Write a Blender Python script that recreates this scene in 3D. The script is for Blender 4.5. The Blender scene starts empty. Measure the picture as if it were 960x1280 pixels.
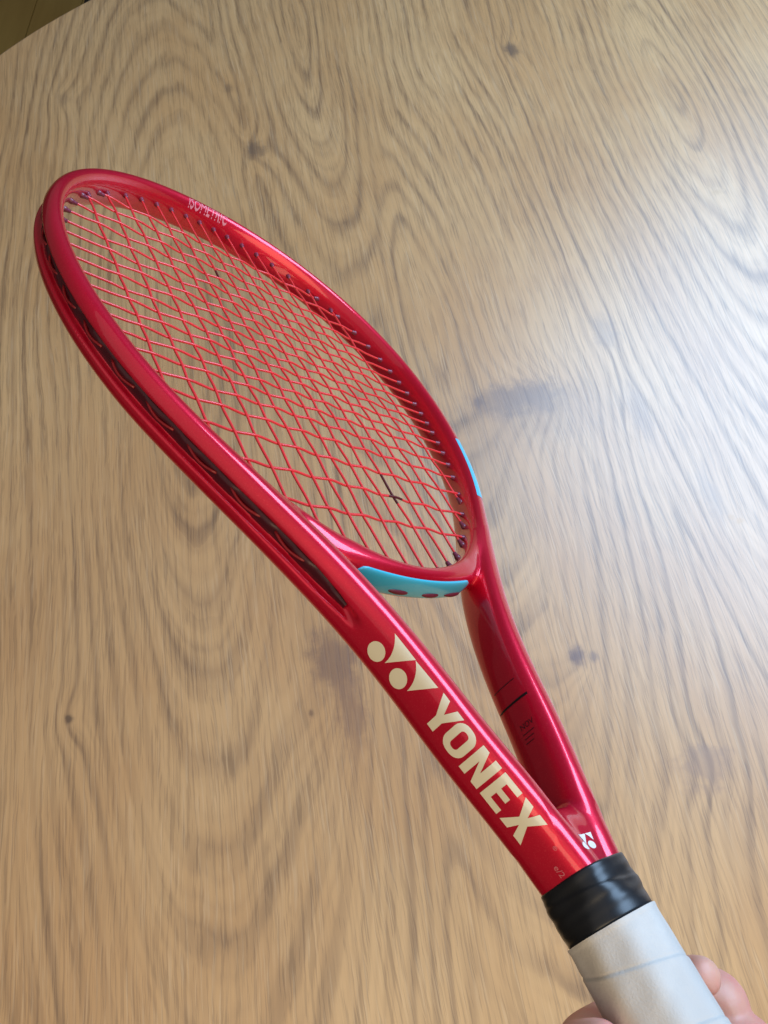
import bpy, bmesh, math, random
import numpy as np
from mathutils import Matrix, Vector
from mathutils.bvhtree import BVHTree
random.seed(4)
scene = bpy.context.scene
C = scene.collection
R_ = math.radians

# ------------------------------------------------------------------ camera
TABLE = 0.75                      # table top height (m)
CAMH = 0.62                       # camera above the table
PITCH = R_(65.3)
cp, sp_ = math.cos(PITCH), math.sin(PITCH)
cam = bpy.data.cameras.new('camera'); camo = bpy.data.objects.new('camera', cam); C.objects.link(camo)
CAM2W = Matrix(((1, 0, 0, 0), (0, sp_, -cp, 0), (0, cp, sp_, TABLE + CAMH), (0, 0, 0, 1)))
camo.matrix_world = CAM2W
cam.sensor_fit = 'VERTICAL'; cam.sensor_height = 24.0; cam.lens = 24.0 * 914.56 / 1280.0
cam.clip_start = 0.01; cam.clip_end = 50
cam.dof.use_dof = True; cam.dof.focus_distance = 0.34; cam.dof.aperture_fstop = 34.0
scene.camera = camo

# ------------------------------------------------------------------ light
w = bpy.data.worlds.new('World'); scene.world = w; w.use_nodes = True
bg = w.node_tree.nodes['Background']; bg.inputs[0].default_value = (0.86, 0.76, 0.66, 1); bg.inputs[1].default_value = 0.085

def area(name, loc, target, sx, sy, power, col):
    l = bpy.data.lights.new(name, 'AREA'); l.shape = 'RECTANGLE'; l.size = sx; l.size_y = sy; l.energy = power; l.color = col
    o = bpy.data.objects.new(name, l); C.objects.link(o); o.location = loc
    o.rotation_euler = (Vector(target) - Vector(loc)).to_track_quat('-Z', 'Y').to_euler(); return o
area('window_light', (1.10, 0.94, 1.92), (0.45, 0.30, 0.75), 1.4, 1.1, 54, (0.46, 0.69, 1.0))
area('warm_fill_light', (0.35, -0.95, 2.0), (0.05, -0.1, 0.75), 2.0, 1.6, 24, (1.0, 0.78, 0.50))  # out-of-view warm fill, added to brighten the near part of the table

area('ceiling_bounce', (-1.2, 0.2, 2.75), (-1.0, 0.3, 0.0), 2.6, 2.6, 7.5, (1.0, 0.95, 0.90))  # unseen overhead area lamp, added so the racket's upper faces reflect brighter
scene.view_settings.view_transform = 'Standard'; scene.view_settings.look = 'None'
scene.view_settings.exposure = -0.08; scene.view_settings.gamma = 1
scene.render.engine = 'CYCLES'
scene.cycles.max_bounces = 8

# ------------------------------------------------------------------ helpers
def tag(o, label=None, cat=None, group=None, kind=None):
    if label: o['label'] = label
    if cat: o['category'] = cat
    if group: o['group'] = group
    if kind: o['kind'] = kind
    return o
def empty(name, mat=None, loc=(0, 0, 0)):
    o = bpy.data.objects.new(name, None); C.objects.link(o)
    if mat is not None: o.matrix_world = mat
    else: o.location = loc
    o.empty_display_size = 0.05
    return o
def mesh_obj(name, verts, faces, mat, parent=None, smooth=True, scale=1.0):
    me = bpy.data.meshes.new(name)
    me.from_pydata([(v[0]*scale, v[1]*scale, v[2]*scale) for v in verts], [], [tuple(int(i) for i in f) for f in faces])
    me.materials.append(mat)
    if smooth: me.polygons.foreach_set('use_smooth', [True]*len(me.polygons))
    me.update()
    o = bpy.data.objects.new(name, me); C.objects.link(o)
    if parent: o.parent = parent
    return o
def link_mesh(name, me, parent=None):
    o = bpy.data.objects.new(name, me); C.objects.link(o)
    if parent: o.parent = parent
    return o

class NT:
    """small helper to write node graphs as expressions"""
    def __init__(s, name):
        s.m = bpy.data.materials.new(name); s.m.use_nodes = True; s.t = s.m.node_tree; s.n = s.t.nodes; s.l = s.t.links
        s.b = s.n['Principled BSDF']
    def sock(s, node, inp, v):
        i = node.inputs[inp]
        if isinstance(v, bpy.types.NodeSocket): s.l.new(v, i)
        elif isinstance(v, (tuple, list)) and len(v) == 3 and i.type == 'RGBA': i.default_value = (*v, 1)
        else: i.default_value = v
    def M(s, op, a, b=None, c=None, clamp=False):
        n = s.n.new('ShaderNodeMath'); n.operation = op; n.use_clamp = clamp
        s.sock(n, 0, a)
        if b is not None: s.sock(n, 1, b)
        if c is not None: s.sock(n, 2, c)
        return n.outputs[0]
    def add(s, a, b): return s.M('ADD', a, b)
    def sub(s, a, b): return s.M('SUBTRACT', a, b)
    def mul(s, a, b): return s.M('MULTIPLY', a, b)
    def xyz(s, x, y, z):
        n = s.n.new('ShaderNodeCombineXYZ')
        for i, v in enumerate((x, y, z)): s.sock(n, i, v)
        return n.outputs[0]
    def noise(s, vec, scale, detail=2, rough=.5, dist=0, out=0):
        n = s.n.new('ShaderNodeTexNoise'); s.l.new(vec, n.inputs['Vector'])
        n.inputs['Scale'].default_value = scale; n.inputs['Detail'].default_value = detail
        n.inputs['Roughness'].default_value = rough; n.inputs['Distortion'].default_value = dist
        return n.outputs[out]
    def ramp(s, f, pts, interp='LINEAR'):
        n = s.n.new('ShaderNodeValToRGB'); n.color_ramp.interpolation = interp; s.sock(n, 0, f); e = n.color_ramp.elements
        while len(e) < len(pts): e.new(0.5)
        for k, (p, c) in enumerate(pts):
            e[k].position = p; e[k].color = (*c, 1) if isinstance(c, (tuple, list)) else (c, c, c, 1)
        return n.outputs[0]
    def mix(s, f, a, b, blend='MIX'):
        n = s.n.new('ShaderNodeMix'); n.data_type = 'RGBA'; n.blend_type = blend
        s.sock(n, 0, f); s.sock(n, 6, a); s.sock(n, 7, b); return n.outputs[2]
    def smooth(s, x, a, b):      # smoothstep a..b -> 0..1
        n = s.n.new('ShaderNodeMapRange'); n.interpolation_type = 'SMOOTHSTEP'
        s.sock(n, 0, x); s.sock(n, 1, a); s.sock(n, 2, b); n.inputs[3].default_value = 0; n.inputs[4].default_value = 1
        return n.outputs[0]
    def set(s, **k):
        for kk, v in k.items(): s.sock(s.b, kk.replace('_', ' '), v)
    def obj(s):
        n = s.n.new('ShaderNodeTexCoord'); return n.outputs['Object']
    def bump(s, h, strength, dist, normal=None):
        n = s.n.new('ShaderNodeBump'); s.sock(n, 'Height', h); n.inputs['Strength'].default_value = strength; n.inputs['Distance'].default_value = dist
        if normal is not None: s.l.new(normal, n.inputs['Normal'])
        return n.outputs[0]

# ------------------------------------------------------------------ materials
def wood_material():
    s = NT('oak_veneer'); o = s.obj()
    sep = s.n.new('ShaderNodeSeparateXYZ'); s.l.new(o, sep.inputs[0]); u0, v0 = sep.outputs[0], sep.outputs[1]
    # domain warps: broad bends plus small wobble, stretched along the grain
    wv = s.xyz(s.mul(u0, 1.0), s.mul(v0, 0.28), 0.3)
    w1 = s.mul(s.sub(s.noise(wv, 5.0, 2, .5), .5), .060)
    w2 = s.mul(s.sub(s.noise(s.xyz(s.mul(u0, 1.0), s.mul(v0, .16), 4.1), 26.0, 3, .55), .5), .009)
    w4 = s.mul(s.sub(s.noise(s.xyz(u0, s.mul(v0, .55), 7.7), 70.0, 2, .6), .5), .0018)
    u = s.add(s.add(s.add(u0, w1), w2), w4)
    w3 = s.mul(s.sub(s.noise(s.xyz(s.mul(u0, 1.0), s.mul(v0, .25), 9.0), 12.0, 2, .5), .5), .11)
    w5 = s.mul(s.sub(s.noise(s.xyz(u0, s.mul(v0, .15), 2.6), 220.0, 2, .6), .5), .012)
    v = s.add(s.add(v0, w3), w5)
    # knots push the growth rings aside
    KN = [(-.24, .14, .016, .022, .010), (.215, .378, .055, .045, .030), (.188, .118, .016, .020, .008),
          (-.02, .135, .030, .065, .018), (.263, .014, .03, .03, .010), (-.022, .782, .025, .035, .014),
          (.328, .912, .02, .03, .012), (-.251, .912, .02, .03, .012), (.31, .40, .02, .05, .010), (.37, .22, .02, .06, .008)]
    def gauss(cu, cv, su, sv, uu=u0, vv=v0):
        a = s.M('DIVIDE', s.sub(uu, cu), su); b = s.M('DIVIDE', s.sub(vv, cv), sv)
        return s.M('EXPONENT', s.mul(s.add(s.mul(a, a), s.mul(b, b)), -1.0))
    push = 0.0
    for cu, cv, su, sv, amp in KN:
        push = s.add(s.mul(gauss(cu, cv, su, sv), amp), push)
    def tree(uc, vc, kap, off, lam):
        a = s.sub(u, uc); b = s.mul(s.sub(v, vc), kap)
        r = s.M('SQRT', s.add(s.add(s.mul(a, a), s.mul(b, b)), 2e-5))
        return s.add(r, off)
    tA = tree(-.122, .50, .19, 0.0, 1)
    tB = tree(.055, 1.02, .17, 0.012, 1)
    tC = tree(.50, .80, .19, .02, 1)
    tD = tree(.13, .50, .22, .05, 1)
    r = s.M('SMOOTH_MIN', tA, tB, .012); r = s.M('SMOOTH_MIN', r, tC, .02); r = s.M('SMOOTH_MIN', r, tD, .012)
    r = s.sub(r, push)
    def rings(lam, seed, amp, pts):
        ph = s.add(s.M('DIVIDE', r, lam), s.mul(s.noise(s.xyz(s.mul(u0, 3), s.mul(v0, .3), seed), 9.0, 3), amp))
        fr = s.M('FRACT', ph); rn = s.n.new('ShaderNodeTexWhiteNoise'); rn.noise_dimensions = '1D'; s.l.new(s.M('FLOOR', ph), rn.inputs['W'])
        return s.mul(s.ramp(fr, pts), s.add(s.mul(rn.outputs[0], .6), .4))
    # broad growth rings with a soft dark band, and fine lines between them
    ringA = rings(.0122, 1.7, .8, [(0, .55), (.12, .10), (.35, .0), (.60, .25), (.80, 1.0), (.90, .95), (1.0, .55)])
    ringB = rings(.0040, 3.9, .9, [(0, .45), (.15, .0), (.45, .05), (.72, .7), (.85, 1.0), (1.0, .45)])
    soft = s.noise(s.xyz(u0, s.mul(v0, .22), 3.3), 14, 3, .5)
    soft2 = s.noise(s.xyz(u0, s.mul(v0, .3), 8.1), 9, 2, .5)
    ringA = s.mul(ringA, s.add(.35, s.mul(s.smooth(soft, .36, .60), .75)))
    ringB = s.mul(ringB, s.add(.25, s.mul(s.smooth(soft2, .40, .60), .75)))
    ring = s.M('MINIMUM', s.add(s.mul(ringA, .85), s.mul(ringB, .30)), 1.0)
    # fibres and pores (long thin flecks)
    fib = s.noise(s.xyz(s.mul(u, 620.), s.mul(v0, 20.), .5), 1.0, 2, .6)
    fib2 = s.noise(s.xyz(s.mul(u, 420.), s.mul(v0, 4.5), 5.5), 1.0, 2, .6)
    fleck = s.noise(s.xyz(s.mul(u, 1000.), s.mul(v0, 22.), 8.5), 1.0, 1, .5)
    pore = s.mul(s.smooth(fib, .52, .60), s.add(.45, s.mul(ring, .8)))
    mott = s.noise(s.xyz(u0, s.mul(v0, .5), 0), 7, 4, .6)
    base = s.mix(s.smooth(mott, .35, .65), (.50, .282, .116), (.57, .352, .160))
    col = s.mix(s.mul(s.smooth(fib2, .42, .62), .22), base, (.33, .19, .088))
    col = s.mix(s.mul(ring, .64), col, (.170, .090, .042))
    col = s.mix(s.mul(pore, .52), col, (.150, .082, .038))
    col = s.mix(s.mul(s.smooth(fleck, .58, .72), .22), col, (.66, .50, .32))
    # dark knots and mineral stains
    ST = [(-.24, .14, .0032, .0036, .75, (.07, .035, .02)), (.162, .384, .007, .007, .65, (.12, .065, .055)),
          (.205, .380, .042, .017, .62, (.135, .078, .062)), (.225, .36, .060, .034, .30, (.20, .125, .085)),
          (.188, .118, .0065, .008, .85, (.12, .06, .05)), (.202, .116, .004, .005, .6, (.13, .075, .06)),
          (-.017, .150, .018, .026, .62, (.15, .082, .058)), (-.008, .108, .011, .036, .50, (.16, .080, .055)),
          (-.042, .11, .0022, .003, .6, (.1, .05, .03)),
          (.263, .014, .022, .013, .40, (.19, .11, .085)), (.312, .445, .012, .022, .42, (.20, .125, .085)),
          (.318, .345, .010, .035, .36, (.20, .125, .085)), (.355, .245, .008, .030, .30, (.20, .125, .085)),
          (-.022, .782, .010, .015, .65, (.12, .075, .05)), (.328, .912, .009, .014, .7, (.09, .06, .045)),
          (-.045, .90, .006, .010, .4, (.1, .06, .04)), (-.251, .912, .010, .014, .3, (.14, .09, .06)),
          (.372, .215, .0035, .003, .75, (.45, .24, .06)), (.366, .221, .0025, .003, .6, (.45, .24, .06)), (.500, .620, .005, .0035, .55, (.42, .24, .08)),
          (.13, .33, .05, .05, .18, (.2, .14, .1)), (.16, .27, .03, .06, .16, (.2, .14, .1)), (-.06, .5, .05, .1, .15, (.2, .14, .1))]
    jn = s.n.new('ShaderNodeTexNoise'); s.l.new(o, jn.inputs['Vector']); jn.inputs['Scale'].default_value = 55; jn.inputs['Detail'].default_value = 4; jn.inputs['Roughness'].default_value = .65
    js = s.n.new('ShaderNodeSeparateColor'); s.l.new(jn.outputs['Color'], js.inputs[0])
    ju = s.sub(js.outputs[0], .5); jv = s.sub(js.outputs[1], .5)
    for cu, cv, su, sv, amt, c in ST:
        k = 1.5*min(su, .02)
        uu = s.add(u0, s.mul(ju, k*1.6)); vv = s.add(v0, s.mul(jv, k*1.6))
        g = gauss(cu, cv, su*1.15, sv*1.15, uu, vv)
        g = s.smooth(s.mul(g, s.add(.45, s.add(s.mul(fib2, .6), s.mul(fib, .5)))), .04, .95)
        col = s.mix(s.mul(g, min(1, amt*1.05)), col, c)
    s.set(Base_Color=col)
    s.set(Roughness=s.add(.36, s.add(s.mul(ring, .10), s.mul(fib, .10))))
    s.b.inputs['Specular IOR Level'].default_value = .5
    s.b.inputs['Coat Weight'].default_value = 1.0; s.b.inputs['Coat IOR'].default_value = 1.6; s.b.inputs['Coat Roughness'].default_value = .37
    hgt = s.add(s.mul(ring, -.25), s.mul(pore, -1.0))
    s.set(Normal=s.bump(hgt, .25, .00035))
    return s.m
MWOOD = wood_material()

def red_paint():
    s = NT('red_gloss_paint'); o = s.obj()
    fl = s.n.new('ShaderNodeTexVoronoi'); s.l.new(o, fl.inputs['Vector']); fl.inputs['Scale'].default_value = 3200
    sc = s.n.new('ShaderNodeSeparateColor'); s.l.new(fl.outputs['Color'], sc.inputs[0])
    tint = s.noise(o, 12, 2)
    col = s.mix(s.smooth(tint, .3, .7), (.66, .0015, .030), (.74, .003, .042))
    col = s.mix(s.mul(s.smooth(sc.outputs[0], .80, 1.0), .30), col, (.80, .06, .09))
    s.set(Base_Color=col, Metallic=.55, Roughness=s.add(.33, s.mul(sc.outputs[1], .10)))
    s.b.inputs['Coat Weight'].default_value = 1.0; s.sock(s.b, 'Coat Roughness', s.add(.03, s.mul(s.smooth(s.noise(o, 55, 4, .7), .45, .75), .13))); s.b.inputs['Coat IOR'].default_value = 1.5
    nm = s.bump(sc.outputs[2], .06, .0001); s.set(Normal=nm)
    return s.m
MRED = red_paint()
def simple(name, col, rough=.5, metal=0, coat=0, bump=None, sss=0, spec=.5, vary=.12, vscale=60):
    s = NT(name); o = s.obj(); n = s.noise(o, vscale, 3)
    a = tuple(c*(1-vary) for c in col); b = tuple(min(1, c*(1+vary)) for c in col)
    s.set(Base_Color=s.mix(n, a, b), Metallic=metal, Roughness=s.add(rough*.85, s.mul(n, rough*.3)))
    s.b.inputs['Coat Weight'].default_value = coat; s.b.inputs['Specular IOR Level'].default_value = spec
    if bump: s.set(Normal=s.bump(s.noise(o, bump[0], 3, .6), bump[1], bump[2]))
    return s.m
MSTR = simple('red_string', (.80, .045, .05), .28, coat=.3)
MSTRD = simple('dark_string', (.10, .010, .014), .4)  # darker red for a few short stretches of string
MGROM = simple('grommet_plastic', (.20, .035, .065), .28)
MSTRIP = simple('bumper_plastic', (.050, .004, .010), .22)
MLOOP = simple('string_loop_red', (.22, .008, .014), .30)
MCYAN = simple('cyan_plastic', (.050, .50, .70), .30, coat=.3, vary=.05)
MBEIGE = simple('cream_print', (.74, .69, .54), .42, coat=.8, vary=.03)
MWHITE = simple('white_print', (.80, .76, .74), .35, vary=.03)
MPALE = simple('faint_pink_print', (.74, .26, .32), .4, vary=.05)
MBLACK = simple('black_print', (.012, .006, .010), .35, vary=.1)
MDARKP = simple('dark_print', (.035, .004, .012), .4, vary=.1)
MBAND = simple('black_rubber_tape', (.012, .013, .016), .32, bump=(45, .18, .001))
def grip_mat():
    s = NT('white_overgrip'); o = s.obj()
    n = s.noise(o, 45, 4, .6); f = s.noise(o, 1400, 2, .6)
    col = s.mix(s.smooth(n, .35, .7), (.55, .53, .50), (.62, .60, .565))
    s.set(Base_Color=col, Roughness=.72); s.b.inputs['Sheen Weight'].default_value = .15
    h = s.add(s.mul(n, .8), s.mul(f, .35)); s.set(Normal=s.bump(h, .55, .0006)); return s.m
MGRIP = grip_mat()
def skin_mat():
    s = NT('skin'); o = s.obj()
    n = s.noise(o, 38, 3, .6); f = s.noise(o, 900, 3, .6)
    col = s.mix(s.smooth(n, .35, .65), (.70, .37, .27), (.72, .25, .21))
    s.set(Base_Color=col, Roughness=.48)
    s.b.inputs['Subsurface Weight'].default_value = .25; s.b.inputs['Subsurface Radius'].default_value = (.01, .004, .002); s.b.inputs['Subsurface Scale'].default_value = .5
    s.set(Normal=s.bump(f, .22, .0004)); return s.m
MSKIN = skin_mat()
MNAIL = simple('nail', (.70, .42, .38), .25, coat=.4)

# ------------------------------------------------------------------ floor and table
def floor_mat():
    s = NT('floor_boards'); o = s.obj(); sep = s.n.new('ShaderNodeSeparateXYZ'); s.l.new(o, sep.inputs[0])
    g = s.noise(s.xyz(s.mul(sep.outputs[0], 30), s.mul(sep.outputs[1], 2.5), 0), 1, 4, .6)
    s.set(Base_Color=s.mix(g, (.34, .22, .055), (.50, .35, .10)), Roughness=.4); return s.m
MFLOOR = floor_mat()
# the floor: a sub-floor with separate boards
fl = mesh_obj('floor', [(-6, -5, -.03), (6, -5, -.03), (6, 7, -.03), (-6, 7, -.03)], [(0, 1, 2, 3)], simple('floor_gap', (.05, .035, .015), .8), smooth=False)
tag(fl, kind='structure')
def box_mesh(name, x0, x1, y0, y1, z0, z1, mat, bev=.002):
    bm = bmesh.new(); bmesh.ops.create_cube(bm, size=1)
    for v in bm.verts:
        v.co = Vector(((x0+x1)/2+v.co.x*(x1-x0), (y0+y1)/2+v.co.y*(y1-y0), (z0+z1)/2+v.co.z*(z1-z0)))
    if bev: bmesh.ops.bevel(bm, geom=bm.edges[:], offset=bev, segments=1, affect='EDGES')
    me = bpy.data.meshes.new(name); bm.to_mesh(me); bm.free(); me.materials.append(mat); return me
bme = box_mesh('floor_board', -.068, .068, -.8, .8, -.018, 0, MFLOOR, .0015)
k = 0
for i in range(-13, 6):
    for j in range(3):
        o = link_mesh('floor_board', bme, fl); o.location = (i*.138-.02, .6+j*1.604+((i*37) % 11)*.1-.5, 0); k += 1

TC_ = (.112, .523); TR_ = .75; GA = math.atan2(.17, .985)
table = empty('dining_table', loc=(TC_[0], TC_[1], 0)); tag(table, 'large round dining table with a light oak veneer top under the red racket', 'table')
# table top: disc with an eased edge, object coordinates turned so that y follows the grain
def lathe(profile, n=128, cap0=True, cap1=True):
    V = []; F = []
    for (r, z) in profile:
        for k in range(n):
            a = 2*math.pi*k/n; V.append((r*math.cos(a), r*math.sin(a), z))
    for i in range(len(profile)-1):
        for k in range(n):
            F.append((i*n+k, i*n+(k+1) % n, (i+1)*n+(k+1) % n, (i+1)*n+k))
    if cap0: F.append(tuple(range(n))[::-1])
    if cap1: F.append(tuple((len(profile)-1)*n+k for k in range(n)))
    return V, F
V, F = lathe([(TR_-.012, -.030), (TR_-.003, -.027), (TR_, -.020), (TR_, -.006), (TR_-.002, -.002), (TR_-.006, 0)], 256)
# texture frame is camera-free: (u,v) axes in metres measured from the point below the lens
cu = (TC_[0]*.985+TC_[1]*.17); cv = (-TC_[0]*.17+TC_[1]*.985)
me = bpy.data.meshes.new('tabletop'); me.from_pydata([(x+cu, y+cv, z) for x, y, z in V], [], F); me.materials.append(MWOOD); me.update()
top = link_mesh('tabletop', me, table)
rot = Matrix.Rotation(GA, 4, 'Z'); off = rot @ Vector((cu, cv, 0)); top.matrix_local = Matrix.Translation((-off.x, -off.y, TABLE)) @ rot
MLEG = simple('black_steel', (.02, .02, .022), .4)
V, F = lathe([(.022, 0), (.024, .003), (.030, .72)], 24)
for a in (45, 135, 225, 315):
    o = mesh_obj('leg', V, F, MLEG, table, smooth=False); o.location = (.5*math.cos(R_(a)), .5*math.sin(R_(a)), 0)

# black chair standing on the floor beyond the table edge
chair = empty('chair', loc=(-.42, 1.74, 0)); chair.rotation_euler = (0, 0, R_(4)); tag(chair, 'black chair half hidden beyond the far left edge of the round table', 'chair')
MCH = simple('black_upholstery', (.012, .012, .013), .6)
o = link_mesh('seat', box_mesh('seat', -.2, .2, -.2, .2, .42, .47, MCH, .015), chair)
o = link_mesh('backrest', box_mesh('backrest', -.19, .19, .19, .22, .55, .86, MCH, .012), chair)
for sx in (-1, 1):
    for sy in (-1, 1):
        o = link_mesh('leg', box_mesh('leg', sx*.18-.013, sx*.18+.013, sy*.18-.013, sy*.18+.013, 0, .42, MCH, .004), chair)
    o = link_mesh('back_post', box_mesh('back_post', sx*.16-.012, sx*.16+.012, .19, .214, .45, .60, MCH, .004), chair)

# ------------------------------------------------------------------ racket
Rcv = np.array([[.688211, -.41682, .593824], [.159541, -.711509, -.684325], [.707752, .565699, -.423169]])
u_, s_, vt = np.linalg.svd(Rcv); Rcv = u_ @ vt
tcv = np.array([.155111, .276816, .136642])
cv2bl = Matrix(((1, 0, 0, 0), (0, -1, 0, 0), (0, 0, -1, 0), (0, 0, 0, 1)))
L = Matrix.Identity(4)
for i in range(3):
    for j in range(3): L[i][j] = Rcv[i, j]
    L[i][3] = tcv[i]
racket = empty('tennis_racket', CAM2W @ cv2bl @ L)
tag(racket, 'glossy red tennis racket with red strings and white grip held above the table', 'tennis racket')

HA, HB, HYC, HN, HEGG = 123.874, 163.086, 510.649, 2.0137, .1262
MX = [5.795, 16.967, 28.936, 40.751, 53.057, 65.700, 80.089, 95.228]; MX = [-x for x in MX[::-1]]+MX
CY = [384.95, 406.23, 426.04, 443.32, 456.69, 469.32, 480.42, 491.94, 502.51, 513.61, 524.82, 537.04, 549.41, 562.13, 575.42, 589.82, 604.70, 620.55, 637.05]
KY = [205, 230, 260, 295, 330, 365, 400]; KX = [6.3, 13.66, 24.09, 33.9, 47.6, 67.4, 89.9]
def spl(yk, xk, y):
    yk = np.array(yk, float); xk = np.array(xk, float); n = len(yk); h = np.diff(yk); A = np.zeros((n, n)); b = np.zeros(n); A[0, 0] = A[-1, -1] = 1
    for i in range(1, n-1):
        A[i, i-1] = h[i-1]; A[i, i] = 2*(h[i-1]+h[i]); A[i, i+1] = h[i]; b[i] = 6*((xk[i+1]-xk[i])/h[i]-(xk[i]-xk[i-1])/h[i-1])
    M = np.linalg.solve(A, b); i = np.clip(np.searchsorted(yk, y)-1, 0, n-2); hh = h[i]; a = (yk[i+1]-y)/hh; c = (y-yk[i])/hh
    return a*xk[i]+c*xk[i+1]+((a**3-a)*M[i]+(c**3-c)*M[i+1])*hh**2/6
def inner(th):
    c, s = np.cos(th), np.sin(th); ys = np.sign(s)*abs(s)**(2/HN); x = HA*np.sign(c)*abs(c)**(2/HN)*(1+HEGG*ys); return x, HYC+HB*ys
WH = 5.3
def offset_curve(x, y, dist):
    tx = np.gradient(x); ty = np.gradient(y); l = np.hypot(tx, ty); return x+ty/l*dist, y-tx/l*dist
th = np.linspace(-np.pi/2, np.pi/2, 2001)
xi, yi = inner(th); xo, yo = offset_curve(xi, yi, WH)
def hx(y, X=xo, Y=yo):
    m = Y < 640; return float(np.interp(y, Y[m], X[m]))
yk = KY+[440, 452, 470]; xk = KX+[hx(440), hx(452), hx(470)]
ys = np.arange(200, 450., 1.0); xs = spl(yk, xk, np.maximum(ys, 205)); xs = np.where(ys < 205, xs-(205-ys)*.1, xs)
m = yo > 450
cx = np.concatenate([xs, xo[m]]); cy = np.concatenate([ys, yo[m]])
cx = np.concatenate([cx, -cx[::-1][1:]]); cy = np.concatenate([cy, cy[::-1][1:]])
seg = np.hypot(np.diff(cx), np.diff(cy)); S = np.concatenate([[0], np.cumsum(seg)])
ss = np.arange(0, S[-1], 2.0); px = np.interp(ss, S, cx); py = np.interp(ss, S, cy)
kern = np.ones(5)/5
px[2:-2] = np.convolve(px, kern, 'valid'); py[2:-2] = np.convolve(py, kern, 'valid')
tx = np.gradient(px); ty = np.gradient(py); l = np.hypot(tx, ty); tx /= l; ty /= l
ex, ey = ty, -tx                                    # outward
def sst(x, a, b):
    t = np.clip((x-a)/(b-a), 0, 1); return t*t*(3-2*t)
PTS = 96
def section(w, h, e, g, gz=4.0):
    P = []
    for k in range(PTS):
        a = 2*math.pi*k/PTS; c, s = math.cos(a), math.sin(a)
        x = w*math.copysign(abs(c)**(2/e), c); z = h*math.copysign(abs(s)**(2/e), s)
        if x > 0 and g > 0:
            x -= g*(1-float(sst(abs(z), gz-.9, gz+.5)))
        P.append((x, z))
    return P
def handle_shift(y):       # the throat and handle sit a touch higher on the camera side
    return 1.3*float(1-sst(y, 230, 340)), .8*float(1-sst(y, 215, 320))
V = []; F = []
for i in range(len(px)):
    y = py[i]; t = float(sst(y, 340, 420)); w_ = 6.6*(1-t)+WH*t; h_ = 12.0*(1-t)+11.3*t; e_ = 2.9*(1-t)+2.6*t
    g = 3.6*float(sst(y, 317, 329)); gz = 2.0+1.9*float(sst(y, 317, 345))
    dz, dx = handle_shift(y)
    for (a, z) in section(w_, h_, e_, g, gz):
        V.append((px[i]+ex[i]*a+dx, py[i]+ey[i]*a, z+dz))
n = len(px)
for i in range(n-1):
    for k in range(PTS): F.append((i*PTS+k, i*PTS+(k+1) % PTS, (i+1)*PTS+(k+1) % PTS, (i+1)*PTS+k))
F.append(tuple(range(PTS))[::-1]); F.append(tuple((n-1)*PTS+k for k in range(PTS)))
# bridge across the throat
WB = 3.7
thb = np.linspace(-np.pi/2-.80, -np.pi/2+.80, 90)
def inner_b(t):
    x, y = inner(t); return x, y
bx_, by_ = inner_b(thb); bxo, byo = offset_curve(bx_, by_, WB)
btx = np.gradient(bxo); bty = np.gradient(byo); bl = np.hypot(btx, bty); bex, bey = bty/bl, -btx/bl
def bthick(x): return .0036*min(abs(x), 40)**2*(1-float(sst(abs(x), 44, 60)))
base = len(V)
for i in range(len(bxo)):
    for k in range(PTS):
        a = 2*math.pi*k/PTS; c, s = math.cos(a), math.sin(a)
        qq = WB*math.copysign(abs(c)**(2/2.6), c)+(bthick(bxo[i]) if c > 0 else 0)*abs(c)**.8
        V.append((bxo[i]+bex[i]*qq, byo[i]+bey[i]*qq, 9.1*math.copysign(abs(s)**(2/2.6), s)+.8))
nb = len(bxo)
for i in range(nb-1):
    for k in range(PTS): F.append((base+i*PTS+k, base+i*PTS+(k+1) % PTS, base+(i+1)*PTS+(k+1) % PTS, base+(i+1)*PTS+k))
F.append(tuple(base+k for k in range(PTS))[::-1]); F.append(tuple(base+(nb-1)*PTS+k for k in range(PTS)))
# panel that closes the throat just above the handle
base = len(V); rows = np.arange(200, 233., 2.0)
for y in rows:
    X = float(spl(yk, xk, max(y, 205.)))+.4; hh = 10.6*(1-.35*float(sst(y, 224, 232))); dz, dx = handle_shift(y)
    for k in range(PTS):
        a = 2*math.pi*k/PTS; c, s = math.cos(a), math.sin(a)
        V.append((X*math.copysign(abs(c)**.5, c)+dx, y, hh*math.copysign(abs(s)**.45, s)+dz))
nr = len(rows)
for i in range(nr-1):
    for k in range(PTS): F.append((base+i*PTS+k, base+(i+1)*PTS+k, base+(i+1)*PTS+(k+1) % PTS, base+i*PTS+(k+1) % PTS))
F.append(tuple(base+k for k in range(PTS))); F.append(tuple(base+(nr-1)*PTS+k for k in range(PTS))[::-1])
tmp = mesh_obj('tmp', V, F, MRED, None, True, .001)
md = tmp.modifiers.new('r', 'REMESH'); md.mode = 'VOXEL'; md.voxel_size = .00055; md.use_smooth_shade = True
md2 = tmp.modifiers.new('s', 'SMOOTH'); md2.factor = .5; md2.iterations = 5
dg = bpy.context.evaluated_depsgraph_get(); me = bpy.data.meshes.new_from_object(tmp.evaluated_get(dg))
bpy.data.objects.remove(tmp)
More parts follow.
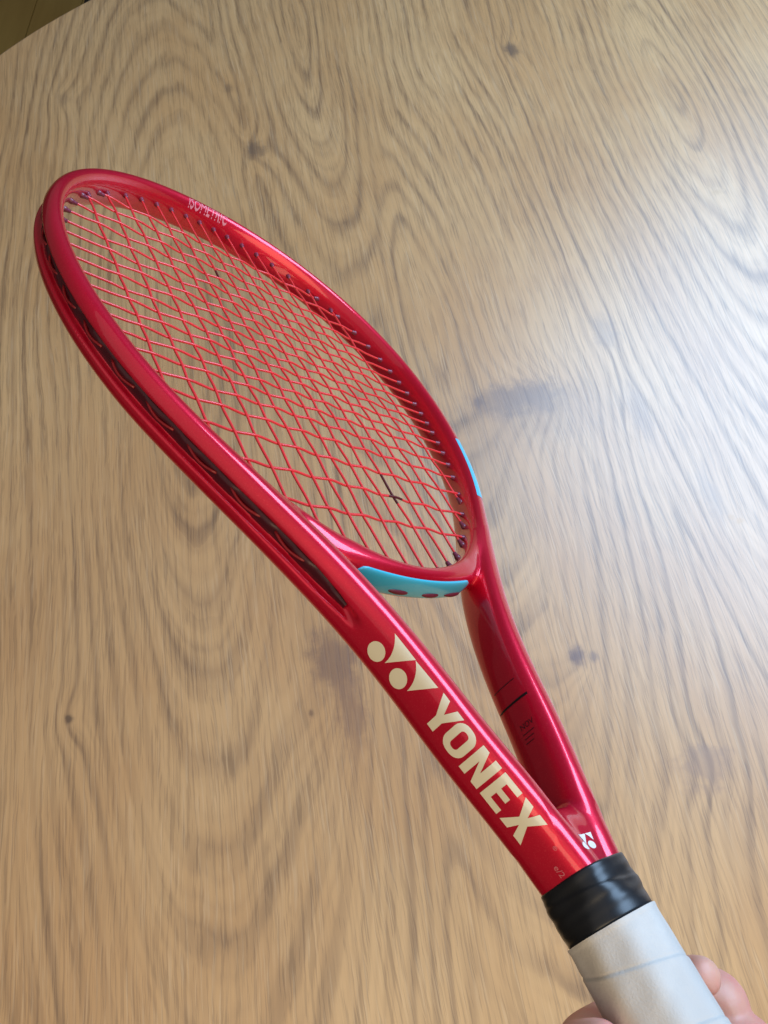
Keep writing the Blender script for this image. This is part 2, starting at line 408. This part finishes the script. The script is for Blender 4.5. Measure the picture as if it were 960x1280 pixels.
# extra rounding where the tubes meet (throat fillets), by a local Laplacian
nv = len(me.vertices); co = np.empty(nv*3); me.vertices.foreach_get('co', co); co = co.reshape(-1, 3)
ed = np.empty(len(me.edges)*2, int); me.edges.foreach_get('vertices', ed); ed = ed.reshape(-1, 2)
X_, Y_ = co[:, 0]*1000, co[:, 1]*1000
bc = np.interp(np.abs(X_), bxo[bxo > 0], byo[bxo > 0])
wgt = np.maximum(np.exp(-((Y_-229)/9)**2)*(np.abs(X_) < 16), np.exp(-((Y_-bc)/10)**2)*sst(np.abs(X_), 36, 46)*(1-sst(np.abs(X_), 66, 82))*(Y_ < 385))
deg = np.bincount(ed.ravel(), minlength=nv).clip(1)
for _ in range(45):
    acc = np.stack([np.bincount(ed[:, 0], co[ed[:, 1], k], nv)+np.bincount(ed[:, 1], co[ed[:, 0], k], nv) for k in range(3)], 1)/deg[:, None]
    co += (acc-co)*(wgt*.8)[:, None]
me.vertices.foreach_set('co', co.ravel()); me.polygons.foreach_set('use_smooth', [True]*len(me.polygons)); me.update()
me.name = 'frame'; me.materials.clear(); me.materials.append(MRED)
frame = link_mesh('frame', me, racket)
bvh = BVHTree.FromObject(frame, bpy.context.evaluated_depsgraph_get())

# bumper / grommet strip lying in the outer groove, with the string loops between its holes
def along(s0, s1, step=2.0):
    return [i for i in range(len(px)) if s0 <= ss[i] <= s1]
ig = [i for i in range(len(px)) if py[i] > 326]
V = []; F = []
for i in ig:
    bmp = .25+.45*(math.sin(ss[i]/11.0*math.pi) > .2); t = float(sst(py[i], 340, 420)); wi = 6.6*(1-t)+WH*t; zs = .45+.55*float(sst(py[i], 322, 345)); dz, dx = handle_shift(py[i])
    for (a, z) in [(wi-3.6, -3.4), (wi-3.3+bmp, -2.2), (wi-3.0+bmp, 0), (wi-3.3+bmp, 2.2), (wi-3.6, 3.4), (wi-4.4, 0)]:
        V.append((px[i]+ex[i]*a+dx, py[i]+ey[i]*a, z*zs+dz))
for q in range(len(ig)-1):
    for k in range(6): F.append((q*6+k, q*6+(k+1) % 6, (q+1)*6+(k+1) % 6, (q+1)*6+k))
mesh_obj('bumper_strip', V, F, MSTRIP, racket, True, .001)
def tube(pts, r, nseg=8, rad=None):
    """pts Nx3 -> verts, faces"""
    pts = np.array(pts, float); t = np.gradient(pts, axis=0); t /= np.linalg.norm(t, axis=1)[:, None]
    ref = np.array([0, 0, 1.]); V = []; F = []
    for i, p in enumerate(pts):
        a = np.cross(t[i], ref)
        if np.linalg.norm(a) < .2: a = np.cross(t[i], [1., 0, 0])
        a /= np.linalg.norm(a); b = np.cross(t[i], a); rr = r if rad is None else rad[i]
        for k in range(nseg):
            q = 2*math.pi*k/nseg; V.append(tuple(p+rr*(a*math.cos(q)+b*math.sin(q))))
    for i in range(len(pts)-1):
        for k in range(nseg): F.append((i*nseg+k, i*nseg+(k+1) % nseg, (i+1)*nseg+(k+1) % nseg, (i+1)*nseg+k))
    F.append(tuple(range(nseg))[::-1]); F.append(tuple((len(pts)-1)*nseg+k for k in range(nseg)))
    return V, F
# loops every ~26 mm
k = 0; s0 = ss[ig[0]]+5
while s0 < ss[ig[-1]]-24:
    pts = []
    for t in np.linspace(0, 1, 9):
        s = s0+t*17; X = np.interp(s, ss, px); Y = np.interp(s, ss, py); EX = np.interp(s, ss, ex); EY = np.interp(s, ss, ey)
        t2 = float(sst(Y, 340, 420)); a = 6.6*(1-t2)+WH*t2-2.9+.9*math.sin(math.pi*t)
        pts.append((X+EX*a, Y+EY*a, .6-1.3*math.sin(math.pi*t)+handle_shift(Y)[0]))
    V, F = tube(pts, .62, 8); mesh_obj('string_loop', V, F, MLOOP, racket, True, .001); s0 += 25.5

# strings
def hoop_x(y):
    return float(np.interp(y, yi, xi)) if True else 0
def hoop_y(x, top):
    x = abs(x); xx, yy = (xi[:1001], yi[:1001]) if not top else (xi[1001:], yi[1001:])
    # egg shape: use side below/above the widest point
    kx = int(np.argmax(xi)); 
    if top: return float(np.interp(x, xi[kx:][::-1], yi[kx:][::-1]))
    return float(np.interp(x, xi[:kx+1], yi[:kx+1]))
SR = .70
def weave(pos, crossings, amp, sign0):
    c = np.array(crossings); sg = np.array([sign0*(-1)**k for k in range(len(c))], float)
    c2 = np.concatenate([[c[0]-9], c, [c[-1]+9]]); s2 = np.concatenate([[0], sg, [0]])*amp
    j = np.clip(np.searchsorted(c2, pos)-1, 0, len(c2)-2); t = np.clip((pos-c2[j])/(c2[j+1]-c2[j]), 0, 1); t = t*t*(3-2*t)
    return s2[j]*(1-t)+s2[j+1]*t
ends = []
MA, CA = .28, .54
for m_, x in enumerate(MX):
    y0 = hoop_y(x, False)-1.5; y1 = hoop_y(x, True)+1.5
    cr = [c for c in CY if y0+6 < c < y1-6]; k0 = CY.index(cr[0])
    pos = np.linspace(y0, y1, 220)
    z = weave(pos, cr, MA, 1 if (m_+k0) % 2 == 0 else -1)
    wob = .35*np.sin(pos*.031+m_*1.7)+.25*np.sin(pos*.093+m_)
    wob *= np.clip(np.minimum(pos-y0, y1-pos)/20, 0, 1)
    V, F = tube(np.stack([x+wob, pos, z], 1), SR, 8)
    o = mesh_obj('string', V, F, MSTR, racket, True, .001); o.data.materials.append(MSTRD)
    if m_ in (10, 6):
        lo, hi = ((402, 424) if m_ == 10 else (590, 600))
        for p in o.data.polygons:
            yy = p.center.y*1000
            if lo < yy < hi: p.material_index = 1
    ends += [((x, y0+1.5), (0, -1)), ((x, y1-1.5), (0, 1))]
for c_, y in enumerate(CY):
    x1 = hoop_x(y); x1 = float(np.interp(y, yi, xi))
    ms = [x for x in MX if abs(x) < x1-4]; k0 = MX.index(ms[0])
    pos = np.linspace(-x1-1.5, x1+1.5, 260)
    z = -weave(pos, ms, CA, 1 if (c_+k0) % 2 == 0 else -1)
    wob = .4*np.sin(pos*.05+c_*2.1)*np.clip(np.minimum(pos+x1, x1-pos)/20, 0, 1)
    V, F = tube(np.stack([pos, y+wob, z], 1), SR, 8)
    o = mesh_obj('string', V, F, MSTR, racket, True, .001); o.data.materials.append(MSTRD)
    if c_ == 1:
        lo, hi = ((24, 34) if c_ == 1 else (26, 50))
        for p in o.data.polygons:
            if lo < p.center.x*1000 < hi: p.material_index = 1
    ends += [((x1, y), (1, 0)), ((-x1, y), (-1, 0))]
# knot tying off the outer main
V = []; F = []
for t_ in range(3):
    pts = [(94.2+1.6*math.cos(a)*(1-.2*t_), 392.0+t_*1.3+.6*math.sin(a), 1.5*math.sin(a)) for a in np.linspace(0, 2*math.pi, 14)]
    v, f = tube(pts, .62, 7); b = len(V); V += v; F += [tuple(i+b for i in ff) for ff in f]
v, f = tube([(94.5, 393, .8), (92.5, 391, 2.4), (91.0, 388.5, 3.0)], .62, 7); b = len(V); V += v; F += [tuple(i+b for i in ff) for ff in f]
# moved next to the second main from the right
V = [(v_[0]-14.0, v_[1]-18.5+1, v_[2]) for v_ in V]
mesh_obj('string_knot', V, F, MSTR, racket, True, .001)

# grommets: small flared tubes on the inside wall of the hoop
GP = [(1.7, -1.6), (1.7, 0.5), (1.45, 1.2), (1.15, 2.2), (1.05, 3.4), (.8, 3.6)]
gv, gf = [], []
gv, gf = lathe(GP, 12)
gme = bpy.data.meshes.new('grommet'); gme.from_pydata([(a*.001, b*.001, c*.001) for a, b, c in gv], [], gf); gme.materials.append(MGROM); gme.polygons.foreach_set('use_smooth', [True]*len(gme.polygons))
for (x, y), d_ in ends:
    z_in = Vector((-d_[0], -d_[1], 0))
    # lean the tube half-way towards the wall normal
    k = int(np.argmin((xi-abs(x))**2+(yi-y)**2)); nx, ny = ty0 = (0, 0)
    gx = xi[min(k+3, 2000)]-xi[max(k-3, 0)]; gy = yi[min(k+3, 2000)]-yi[max(k-3, 0)]; gl = math.hypot(gx, gy) or 1
    nrm = Vector((-(gy/gl)*(1 if x >= 0 else -1), gx/gl, 0)); z_in = (z_in*.75+nrm*.25).normalized()
    o = link_mesh('grommet', gme, racket)
    o.matrix_local = Matrix.Translation((x*.001, y*.001, 0)) @ z_in.to_track_quat('Z', 'Y').to_matrix().to_4x4()

# cyan panel on the handle side of the bridge
V = []; F = []; prof = []
sel = [i for i in range(nb) if -34 < bxo[i] < 37]
K = 20
for q, i in enumerate(sel):
    endt = min(1, min(37-bxo[i], 34+bxo[i])/4.0); sc = math.sqrt(max(.05, 1-(1-endt)**2))
    for k in range(K):
        a = 2*math.pi*k/K; c, s = math.cos(a), math.sin(a)
        zz = .3+6.1*sc*math.copysign(abs(s)**.5, s); a_ = bthick(bxo[i])+WB*(max(0, 1-abs((zz-.8)/9.1)**2.6))**(1/2.6)+.05+.75*sc*math.copysign(abs(c)**.6, c); V.append((bxo[i]+bex[i]*a_, byo[i]+bey[i]*a_, zz))
for q in range(len(sel)-1):
    for k in range(K): F.append((q*K+k, q*K+(k+1) % K, (q+1)*K+(k+1) % K, (q+1)*K+k))
F.append(tuple(range(K))[::-1]); F.append(tuple((len(sel)-1)*K+k for k in range(K)))
panel = mesh_obj('bridge_panel', V, F, MCYAN, racket, True, .001)
# slots with the string loops in them
MSLOT = simple('slot_dark', (.14, .010, .022), .5)
for xc in (-30, -8, 13, 29):
    i = int(np.argmin(abs(bxo-xc))); pts = []; A_ = []
    for t in np.linspace(-1, 1, 11):
        X = xc+t*6.2; j = np.interp(X, bxo, np.arange(nb)); Y = np.interp(X, bxo, byo); EX = np.interp(X, bxo, bex); EY = np.interp(X, bxo, bey)
        pts.append((X+EX*(WB+.35+bthick(X)), Y+EY*(WB+.35+bthick(X)), -2.4)); A_.append(max(.08, 1.5*math.sqrt(max(0, 1-t*t))))
    V, F = tube(pts, 1, 10, A_); mesh_obj('panel_slot', V, F, MSLOT, panel, True, .001)
    V, F = tube([(p[0], p[1], p[2]+.35) for p in pts[2:9]], .55, 8, None)
    V = [(a, b-.55, c) for a, b, c in V]; mesh_obj('string_loop', V, F, MSTR, panel, True, .001)

# ------------------------------------------------------------------ prints (thin decals that follow the frame surface)
def poly_mesh2d(loops, step=1.2):
    """loops: list of closed 2D loops (outer ones and holes) -> densely cut 2D mesh"""
    cu_ = bpy.data.curves.new('c', 'CURVE'); cu_.dimensions = '2D'; cu_.fill_mode = 'FRONT'
    for lp in loops:
        sp = cu_.splines.new('POLY'); sp.points.add(len(lp)-1)
        for k, (a, b) in enumerate(lp): sp.points[k].co = (a, b, 0, 1)
        sp.use_cyclic_u = True
    return curve_to_cut(cu_, step)
def curve_to_cut(cu_, step):
    o = bpy.data.objects.new('c', cu_); C.objects.link(o); dg = bpy.context.evaluated_depsgraph_get(); me = bpy.data.meshes.new_from_object(o.evaluated_get(dg)); bpy.data.objects.remove(o)
    bm = bmesh.new(); bm.from_mesh(me)
    bmesh.ops.remove_doubles(bm, verts=bm.verts, dist=1e-4)
    if len(bm.verts):
        for ax in (0, 1):
            lo = min(v.co[ax] for v in bm.verts); hi = max(v.co[ax] for v in bm.verts); p = lo+step
            while p < hi:
                n_ = [0, 0, 0]; n_[ax] = 1; c_ = [0, 0, 0]; c_[ax] = p
                bmesh.ops.bisect_plane(bm, geom=bm.verts[:]+bm.edges[:]+bm.faces[:], plane_co=c_, plane_no=n_, dist=1e-6); p += step
    V = [tuple(v.co) for v in bm.verts]; F = [[v.index for v in f.verts] for f in bm.faces]; bm.verts.index_update(); F = [[v.index for v in f.verts] for f in bm.faces]; bm.free()
    return V, F
def text2d(txt, size, step=1.0):
    cu_ = bpy.data.curves.new('t', 'FONT'); cu_.body = txt; cu_.size = size; cu_.resolution_u = 3; return curve_to_cut(cu_, step)
def decal(name, VF, fn, direction, mat, lift=.00010):
    """fn maps (a,b) mm -> start point in racket mm; direction: ray direction"""
    V, F = VF; out = []; ok = []
    D = Vector(direction).normalized()
    for v in V:
        p = Vector(fn(v[0], v[1]))*.001
        hit = bvh.ray_cast(p-D*.045, D, .09)
        if hit[0] is None: out.append((0, 0, 0)); ok.append(False)
        else: q = hit[0]+hit[1]*lift; out.append(tuple(q)); ok.append(True)
    F = [f for f in F if all(ok[i] for i in f)]
    used = sorted({i for f in F for i in f}); mp = {i: k for k, i in enumerate(used)}
    o = mesh_obj(name, [out[i] for i in used], [[mp[i] for i in f] for f in F], mat, racket)
    return o
def shaft_side(y, z):      # a point on the outer side of the left shaft
    yy = min(max(y, 205.), 430.); return (-float(spl(yk, xk, yy))-6.6, y, z)
DIRL = (1, .35, -.62)
# letters: right = -y, up = +z. a runs along the shaft, b is the height 0..13.6
def put(a0, y0, z0): return lambda a, b: shaft_side(y0-a, z0+b)
ZB = -1.9; HL = 13.6; T = 3.05
def letterY(wd): return [[(wd/2-T*.55, 0), (wd/2+T*.55, 0), (wd/2+T*.55, 5.3), (wd, HL), (wd-T*1.2, HL), (wd/2, 8.2), (T*1.2, HL), (0, HL), (wd/2-T*.55, 5.3)]]
def letterO(wd):
    def rr(x0, x1, y0, y1, r, n=6):
        P = []
        for (qx, qy, a0) in ((x1-r, y1-r, 0), (x0+r, y1-r, 90), (x0+r, y0+r, 180), (x1-r, y0+r, 270)):
            for k in range(n+1): a = R_(a0+90*k/n); P.append((qx+r*math.cos(a), qy+r*math.sin(a)))
        return P
    return [rr(0, wd, 0, HL, 4.2), rr(T, wd-T, 2.6, HL-2.6, 1.5)[::-1]]
def letterN(wd): return [[(0, 0), (T, 0), (T, 8.2), (wd-T, 0), (wd, 0), (wd, HL), (wd-T, HL), (wd-T, 5.2), (T, HL), (0, HL)]]
def letterE(wd): return [[(0, 0), (wd, 0), (wd, 2.6), (T, 2.6), (T, 5.6), (wd-.8, 5.6), (wd-.8, 8.1), (T, 8.1), (T, HL-2.6), (wd, HL-2.6), (wd, HL), (0, HL)]]
def letterX(wd): return [[(0, 0), (T*1.2, 0), (wd/2, 4.6), (wd-T*1.2, 0), (wd, 0), (wd/2+T*.62, HL/2), (wd, HL), (wd-T*1.2, HL), (wd/2, HL-4.6), (T*1.2, HL), (0, HL), (wd/2-T*.62, HL/2)]]
for fnl, y0, wd in ((letterY, 277.4, 11.6), (letterO, 266.6, 9.6), (letterN, 255.6, 9.2), (letterE, 244.8, 8.2), (letterX, 235.0, 10.4)):
    decal('letter', poly_mesh2d(fnl(wd)), put(0, y0+.9, ZB), DIRL, MBEIGE)
def circ(yc_, zc_, ra, rb, n=28, tilt=0):
    P = []
    for k in range(n):
        a = 2*math.pi*k/n; x, y = ra*math.cos(a), rb*math.sin(a); P.append((x*math.cos(tilt)-y*math.sin(tilt)+yc_, x*math.sin(tilt)+y*math.cos(tilt)+zc_))
    return P
def wedge(pt, pr, pl, bulge):
    """triangle with a concave lower-left side"""
    P = [pt, pr, pl]; n = 8; mx = (pt[0]+pl[0])/2; my = (pt[1]+pl[1])/2; dx = pt[0]-pl[0]; dy = pt[1]-pl[1]; l_ = math.hypot(dx, dy)
    nx_, ny_ = dy/l_, -dx/l_
    for k in range(1, n):
        t = k/n; x = pl[0]+dx*t; y = pl[1]+dy*t; b = bulge*4*t*(1-t); P.append((x+nx_*b, y+ny_*b))
    return P
A0 = 308.6
for (ccy, ccz, top_, rt_, lf_) in ((305.3, -.8, (305.4, 10.6), (293.3, 10.6), (300.2, -1.0)), (292.8, -.5, (293.2, 10.4), (280.8, 11.1), (287.4, -.6))):
    decal('emblem_disc', poly_mesh2d([circ(A0-ccy, ccz, 3.7, 4.1)]), put(0, A0, 0), DIRL, MBEIGE)
    decal('emblem_wedge', poly_mesh2d([wedge((A0-top_[0], top_[1]), (A0-rt_[0], rt_[1]), (A0-lf_[0], lf_[1]), 1.6)]), put(0, A0, 0), DIRL, MBEIGE)
# small white emblem on the throat panel
def top_pt(a, b): return (a, b, 12)
def small(a, b):          # a to the right, b up, turned to read along the handle
    return (4.9+a, 221.6+b, 12)
for wdg, dc in (([(-6.3, 219.9), (-1.0, 219.7), (-2.2, 218.0), (-3.8, 216.3), (-4.6, 218.2)], (-6.2, 215.7)), ([(-.9, 219.7), (3.2, 219.7), (2.2, 216.9), (.9, 218.4)], (-.4, 215.7))):
    decal('small_emblem', poly_mesh2d([wdg], .8), lambda a, b: (a, b, 12), (0, 0, -1), MWHITE)
    decal('small_emblem', poly_mesh2d([circ(dc[0], dc[1], 2.1, 1.35, tilt=R_(-12))], .8), lambda a, b: (a, b, 12), (0, 0, -1), MWHITE)
# faint lettering near the handle
MFAINT = simple('faint_red_print', (.62, .16, .20), .4)
decal('small_print', text2d('e/2', 3.2), put(0, 214.6, 3.2), DIRL, MFAINT)
decal('small_print', text2d('\u00ae', 2.0), put(0, 219.5, 7.6), DIRL, MFAINT)
# inside of the right shaft: black line, thin line, small print
def in_side(y, z):
    return (float(spl(yk, xk, y))-6.6, y, z)
IND = (1, -.1, -.35)
def rect(a0, a1, b0, b1): return [[(a0, b0), (a1, b0), (a1, b1), (a0, b1)]]
decal('print_line', poly_mesh2d([[(-9.5, -.4), (9, -.5), (9, .7), (2, .55), (-9.5, .4)]]), lambda a, b: in_side(279.5-b, a), IND, MBLACK)
decal('print_line', poly_mesh2d(rect(-7, 6, -.18, .18)), lambda a, b: in_side(288.5-b, a), IND, MDARKP)
decal('small_print', text2d('NOV', 3.4), lambda a, b: in_side(267.0+b, -1.0+a), IND, MDARKP)
for k in range(3):
    decal('print_line', poly_mesh2d(rect(0, 6.5-k, -.16, .16)), lambda a, b, k=k: in_side(265.0-k*1.9-b, -1.0+a), IND, MDARKP)
# ISOMETRIC on the camera side of the hoop, far rail near the tip
iso = text2d('ISOMETRIC', 5.4, 1.0); wmax = max(v[0] for v in iso[0])
i0 = int(np.argmin((px+20)**2+(py-679)**2)); s_iso = ss[i0]
def iso_pt(a, b):
    s = s_iso-a*1.22; X = np.interp(s, ss, px); Y = np.interp(s, ss, py); EX = np.interp(s, ss, ex); EY = np.interp(s, ss, ey)
    return (X+EX*(b-4.9), Y+EY*(b-4.9), 12)
decal('lettering', iso, iso_pt, (0, 0, -1), MPALE)
# cyan flash on the outer shoulder of the right rail
V = []; F = []
st = [i for i in range(len(px)) if px[i] > 0 and 413 < py[i] < 474]
for q, i in enumerate(st):
    y = py[i]; t = (474-y)/61; t0 = .2; wtop = min(1, (1-t)*6)*min(1, t*8+.15)
    for k in range(7):
        b = k/6
        # outer edge strip from the shoulder down the outside wall
        ang = R_(103-55*b); e_ = 2.7; h_ = 11.3; c, s = math.cos(ang), math.sin(ang)
        x = WH*math.copysign(abs(c)**(2/e_), c); z = h_*abs(s)**(2/e_)
        V.append((px[i]+ex[i]*(x+.0), py[i]+ey[i]*(x+.0), z))
out = []
for i_, v_ in enumerate(V):
    hit = bvh.find_nearest(Vector(v_)*.001); out.append(tuple(hit[0]+hit[1]*.00012))
for q in range(len(st)-1):
    for k in range(6): F.append((q*7+k, q*7+k+1, (q+1)*7+k+1, (q+1)*7+k))
mesh_obj('cyan_flash', out, F, MCYAN, racket)

# ------------------------------------------------------------------ handle
HDX, HDZ = 1.0, 1.3
def ring_body(name, y0, y1, rfun, mat, nseg=160, dy=.6, cap=True, parent=racket):
    yy = np.arange(y0, y1+dy/2, dy); V = []; F = []
    for y in yy:
        for k in range(nseg):
            a = 2*math.pi*k/nseg; r = rfun(y, a); V.append((HDX+r*math.cos(a), y, HDZ+r*math.sin(a)*.97))
    for i in range(len(yy)-1):
        for k in range(nseg): F.append((i*nseg+k, (i+1)*nseg+k, (i+1)*nseg+(k+1) % nseg, i*nseg+(k+1) % nseg))
    if cap:
        F.append(tuple(range(nseg))); F.append(tuple((len(yy)-1)*nseg+k for k in range(nseg))[::-1])
    return mesh_obj(name, V, F, mat, parent, True, .001)
def oct_(a, amt=.035): return 1+amt*math.cos(8*a)*.5
def band_r(y, a):
    t = (y-192)/18.0
    q = 1-float(sst(t, .1, .75)); A_ = 15.4+.9*q; B_ = 15.0+1.0*q; e = 3.3-1.1*q
    r = (abs(math.cos(a)/A_)**e+abs(math.sin(a)/B_)**e)**(-1/e)
    f = .35*math.sin(3*a+y*.9)+.28*math.sin(5*a-y*.55+1)+.22*math.sin(2*a+y*1.7)
    step_ = .7*float(sst(y+1.8*math.sin(a+.8), 203.2, 204.4))
    edge = .5*float(sst(t, .97, 1.03))+1.6*(1-float(sst(y, 191.5, 193.2)))
    return r+f*.28-step_*.6-edge
ring_body('rubber_band', 190.5, 209.8, band_r, MBAND, dy=.5)
def grip_wrap():
    pitch, K, n = 18.0, 45, 160; dy = pitch/K; rows_ = int((192.6-14)/dy)+3*K; y00 = 177-9*pitch-2*K*dy; V = []; F = []
    for i in range(rows_):
        for k in range(n):
            a = 2*math.pi*k/n; yh = y00+i*dy; y = yh+pitch*(a-math.pi/2)/(2*math.pi); f = ((yh-177)/pitch+1e-6) % 1.0
            yc_ = min(max(y, 14.), 192.6)
            r = 16.6+.9*float(sst(193-yc_, 0, 60))+1.8*float(sst(60-yc_, 0, 55))
            r = r*oct_(a)+.40*min((1-f)*K/1.5, 1)*(f*.75+.25)-.12*(f < .04)+.20*float(sst(yc_, 190.5, 192))+.10*math.sin(7*a+yc_*.35)*math.sin(yc_*.21+a)
            V.append((HDX+r*math.cos(a), yc_, HDZ+r*math.sin(a)*.97))
    for i in range(rows_-1):
        for k in range(n):
            k2 = k+1; i2 = i
            if k2 == n:
                k2 = 0; i2 = i+K
            if i2+1 >= rows_: continue
            F.append((i*n+k, (i+1)*n+k, (i2+1)*n+k2, i2*n+k2))
    F = [f_ for f_ in F if max(V[q][1] for q in f_)-min(V[q][1] for q in f_) > 1e-4]
    top_ = []; b = len(V)
    for k in range(n): V.append((HDX+16.9*math.cos(2*math.pi*k/n), 192.6, HDZ+16.9*.97*math.sin(2*math.pi*k/n)))
    for k in range(n): V.append((HDX+15.0*math.cos(2*math.pi*k/n), 192.6, HDZ+15.0*.97*math.sin(2*math.pi*k/n)))
    for k in range(n): F.append((b+k, b+(k+1) % n, b+n+(k+1) % n, b+n+k))
    return mesh_obj('grip_wrap', V, F, MGRIP, racket, True, .001)
grip_wrap()
ring_body('butt_cap', 0, 15, lambda y, a: (17.5+2.6*float(sst(14-y, 0, 8))-1.6*float(sst(1.5-y, 0, 1.5)))*oct_(a), MBAND, 96, .75)

# ------------------------------------------------------------------ hand
def skin_mesh(nodes, edges, root=0, sub=2):
    me = bpy.data.meshes.new('h'); me.from_pydata([tuple(c*.001 for c in n_[:3]) for n_ in nodes], edges, []); o = bpy.data.objects.new('h', me); C.objects.link(o)
    m_ = o.modifiers.new('skin', 'SKIN'); m_.use_smooth_shade = True; m_.branch_smoothing = .4
    sv = me.skin_vertices[0].data
    for k, n_ in enumerate(nodes):
        r = n_[3]*.001; r2 = (n_[4] if len(n_) > 4 else n_[3])*.001; sv[k].radius = (r, r2); sv[k].use_root = (k == root)
    s_m = o.modifiers.new('sub', 'SUBSURF'); s_m.levels = sub; s_m.render_levels = sub
    dg = bpy.context.evaluated_depsgraph_get(); out = bpy.data.meshes.new_from_object(o.evaluated_get(dg)); bpy.data.objects.remove(o)
    return out
def polar(r, deg, y): a = R_(deg); return (HDX+r*math.cos(a), y, HDZ+r*math.sin(a))
meshes = []
fingers = [  # knuckle(y), radius scale, curl length
    (164, 9.6, 1.0), (144, 9.9, 1.0), (124, 9.3, .98), (107, 8.2, .9)]
for k, (y, r, cl) in enumerate(fingers):
    dy = [0, 0, 0, 0][k]
    N = [(53, y-18, -12, r*1.2), (*polar(54, -6, y-5), r*1.40), (*polar(49, -20, y+1), r*1.12), (*polar(42, -38, y+2), r*1.08), (*polar(35, -68, y+4), r*.98), (*polar(31, -95, y+4), r*1.06),
         (*polar(27.5, -122, y+4), r*.92), (*polar(26.5, -144, y+3.5), r*.93), (*polar(25.5, -162, y+3), r*.84), (*polar(24, -174, y+2), r*.6)]
    meshes.append(skin_mesh(N, [(i, i+1) for i in range(len(N)-1)], 0))
# flesh at the root of the index finger, with the crease beside the knuckle
WN = [(*polar(31, 14, 166), 6.5), (*polar(36, -10, 169.5), 7.5), (*polar(40, -34, 171), 8.0), (*polar(34, -66, 169), 8.0)]
meshes.append(skin_mesh(WN, [(0, 1), (1, 2), (2, 3)], 0))
# palm and wrist
PN = [(50, 62, -16, 25, 19), (50, 90, -14, 26, 20), (50, 115, -12, 24, 19), (50, 140, -10, 20, 17), (49, 156, -8, 13, 12), (52, 35, -20, 24, 20), (58, 5, -26, 26, 22), (70, -60, -40, 33, 29), (85, -130, -55, 40, 36)]
meshes.append(skin_mesh(PN, [(0, 1), (1, 2), (2, 3), (3, 4), (0, 5), (5, 6), (6, 7), (7, 8)], 1))
# thumb: leaves the palm near the wrist and closes over the camera side of the grip
TN = [(46, 70, 0, 17), (*polar(40, 22, 88), 14.5), (*polar(33, 50, 104), 12.0), (*polar(29, 85, 116), 11.0), (*polar(28, 112, 120), 9.6), (*polar(27, 130, 122), 7.0)]
meshes.append(skin_mesh(TN, [(i, i+1) for i in range(len(TN)-1)], 0))
V = []; F = []
for mm in meshes:
    b = len(V); V += [tuple(v.co) for v in mm.vertices]; F += [tuple(i+b for i in p.vertices) for p in mm.polygons]
tmp = mesh_obj('tmp', V, F, MSKIN, None, True, 1.0)
md = tmp.modifiers.new('r', 'REMESH'); md.mode = 'VOXEL'; md.voxel_size = .0012; md.use_smooth_shade = True
md2 = tmp.modifiers.new('s', 'SMOOTH'); md2.factor = .5; md2.iterations = 4
dg = bpy.context.evaluated_depsgraph_get(); me = bpy.data.meshes.new_from_object(tmp.evaluated_get(dg)); bpy.data.objects.remove(tmp)
me.materials.clear(); me.materials.append(MSKIN); me.polygons.foreach_set('use_smooth', [True]*len(me.polygons))
hand = link_mesh('person', me); hand.matrix_world = racket.matrix_world.copy(); hand.name = 'person'
tag(hand, 'bare hand gripping the white racket handle from behind at the lower right', 'hand')
for mm in meshes: bpy.data.meshes.remove(mm)
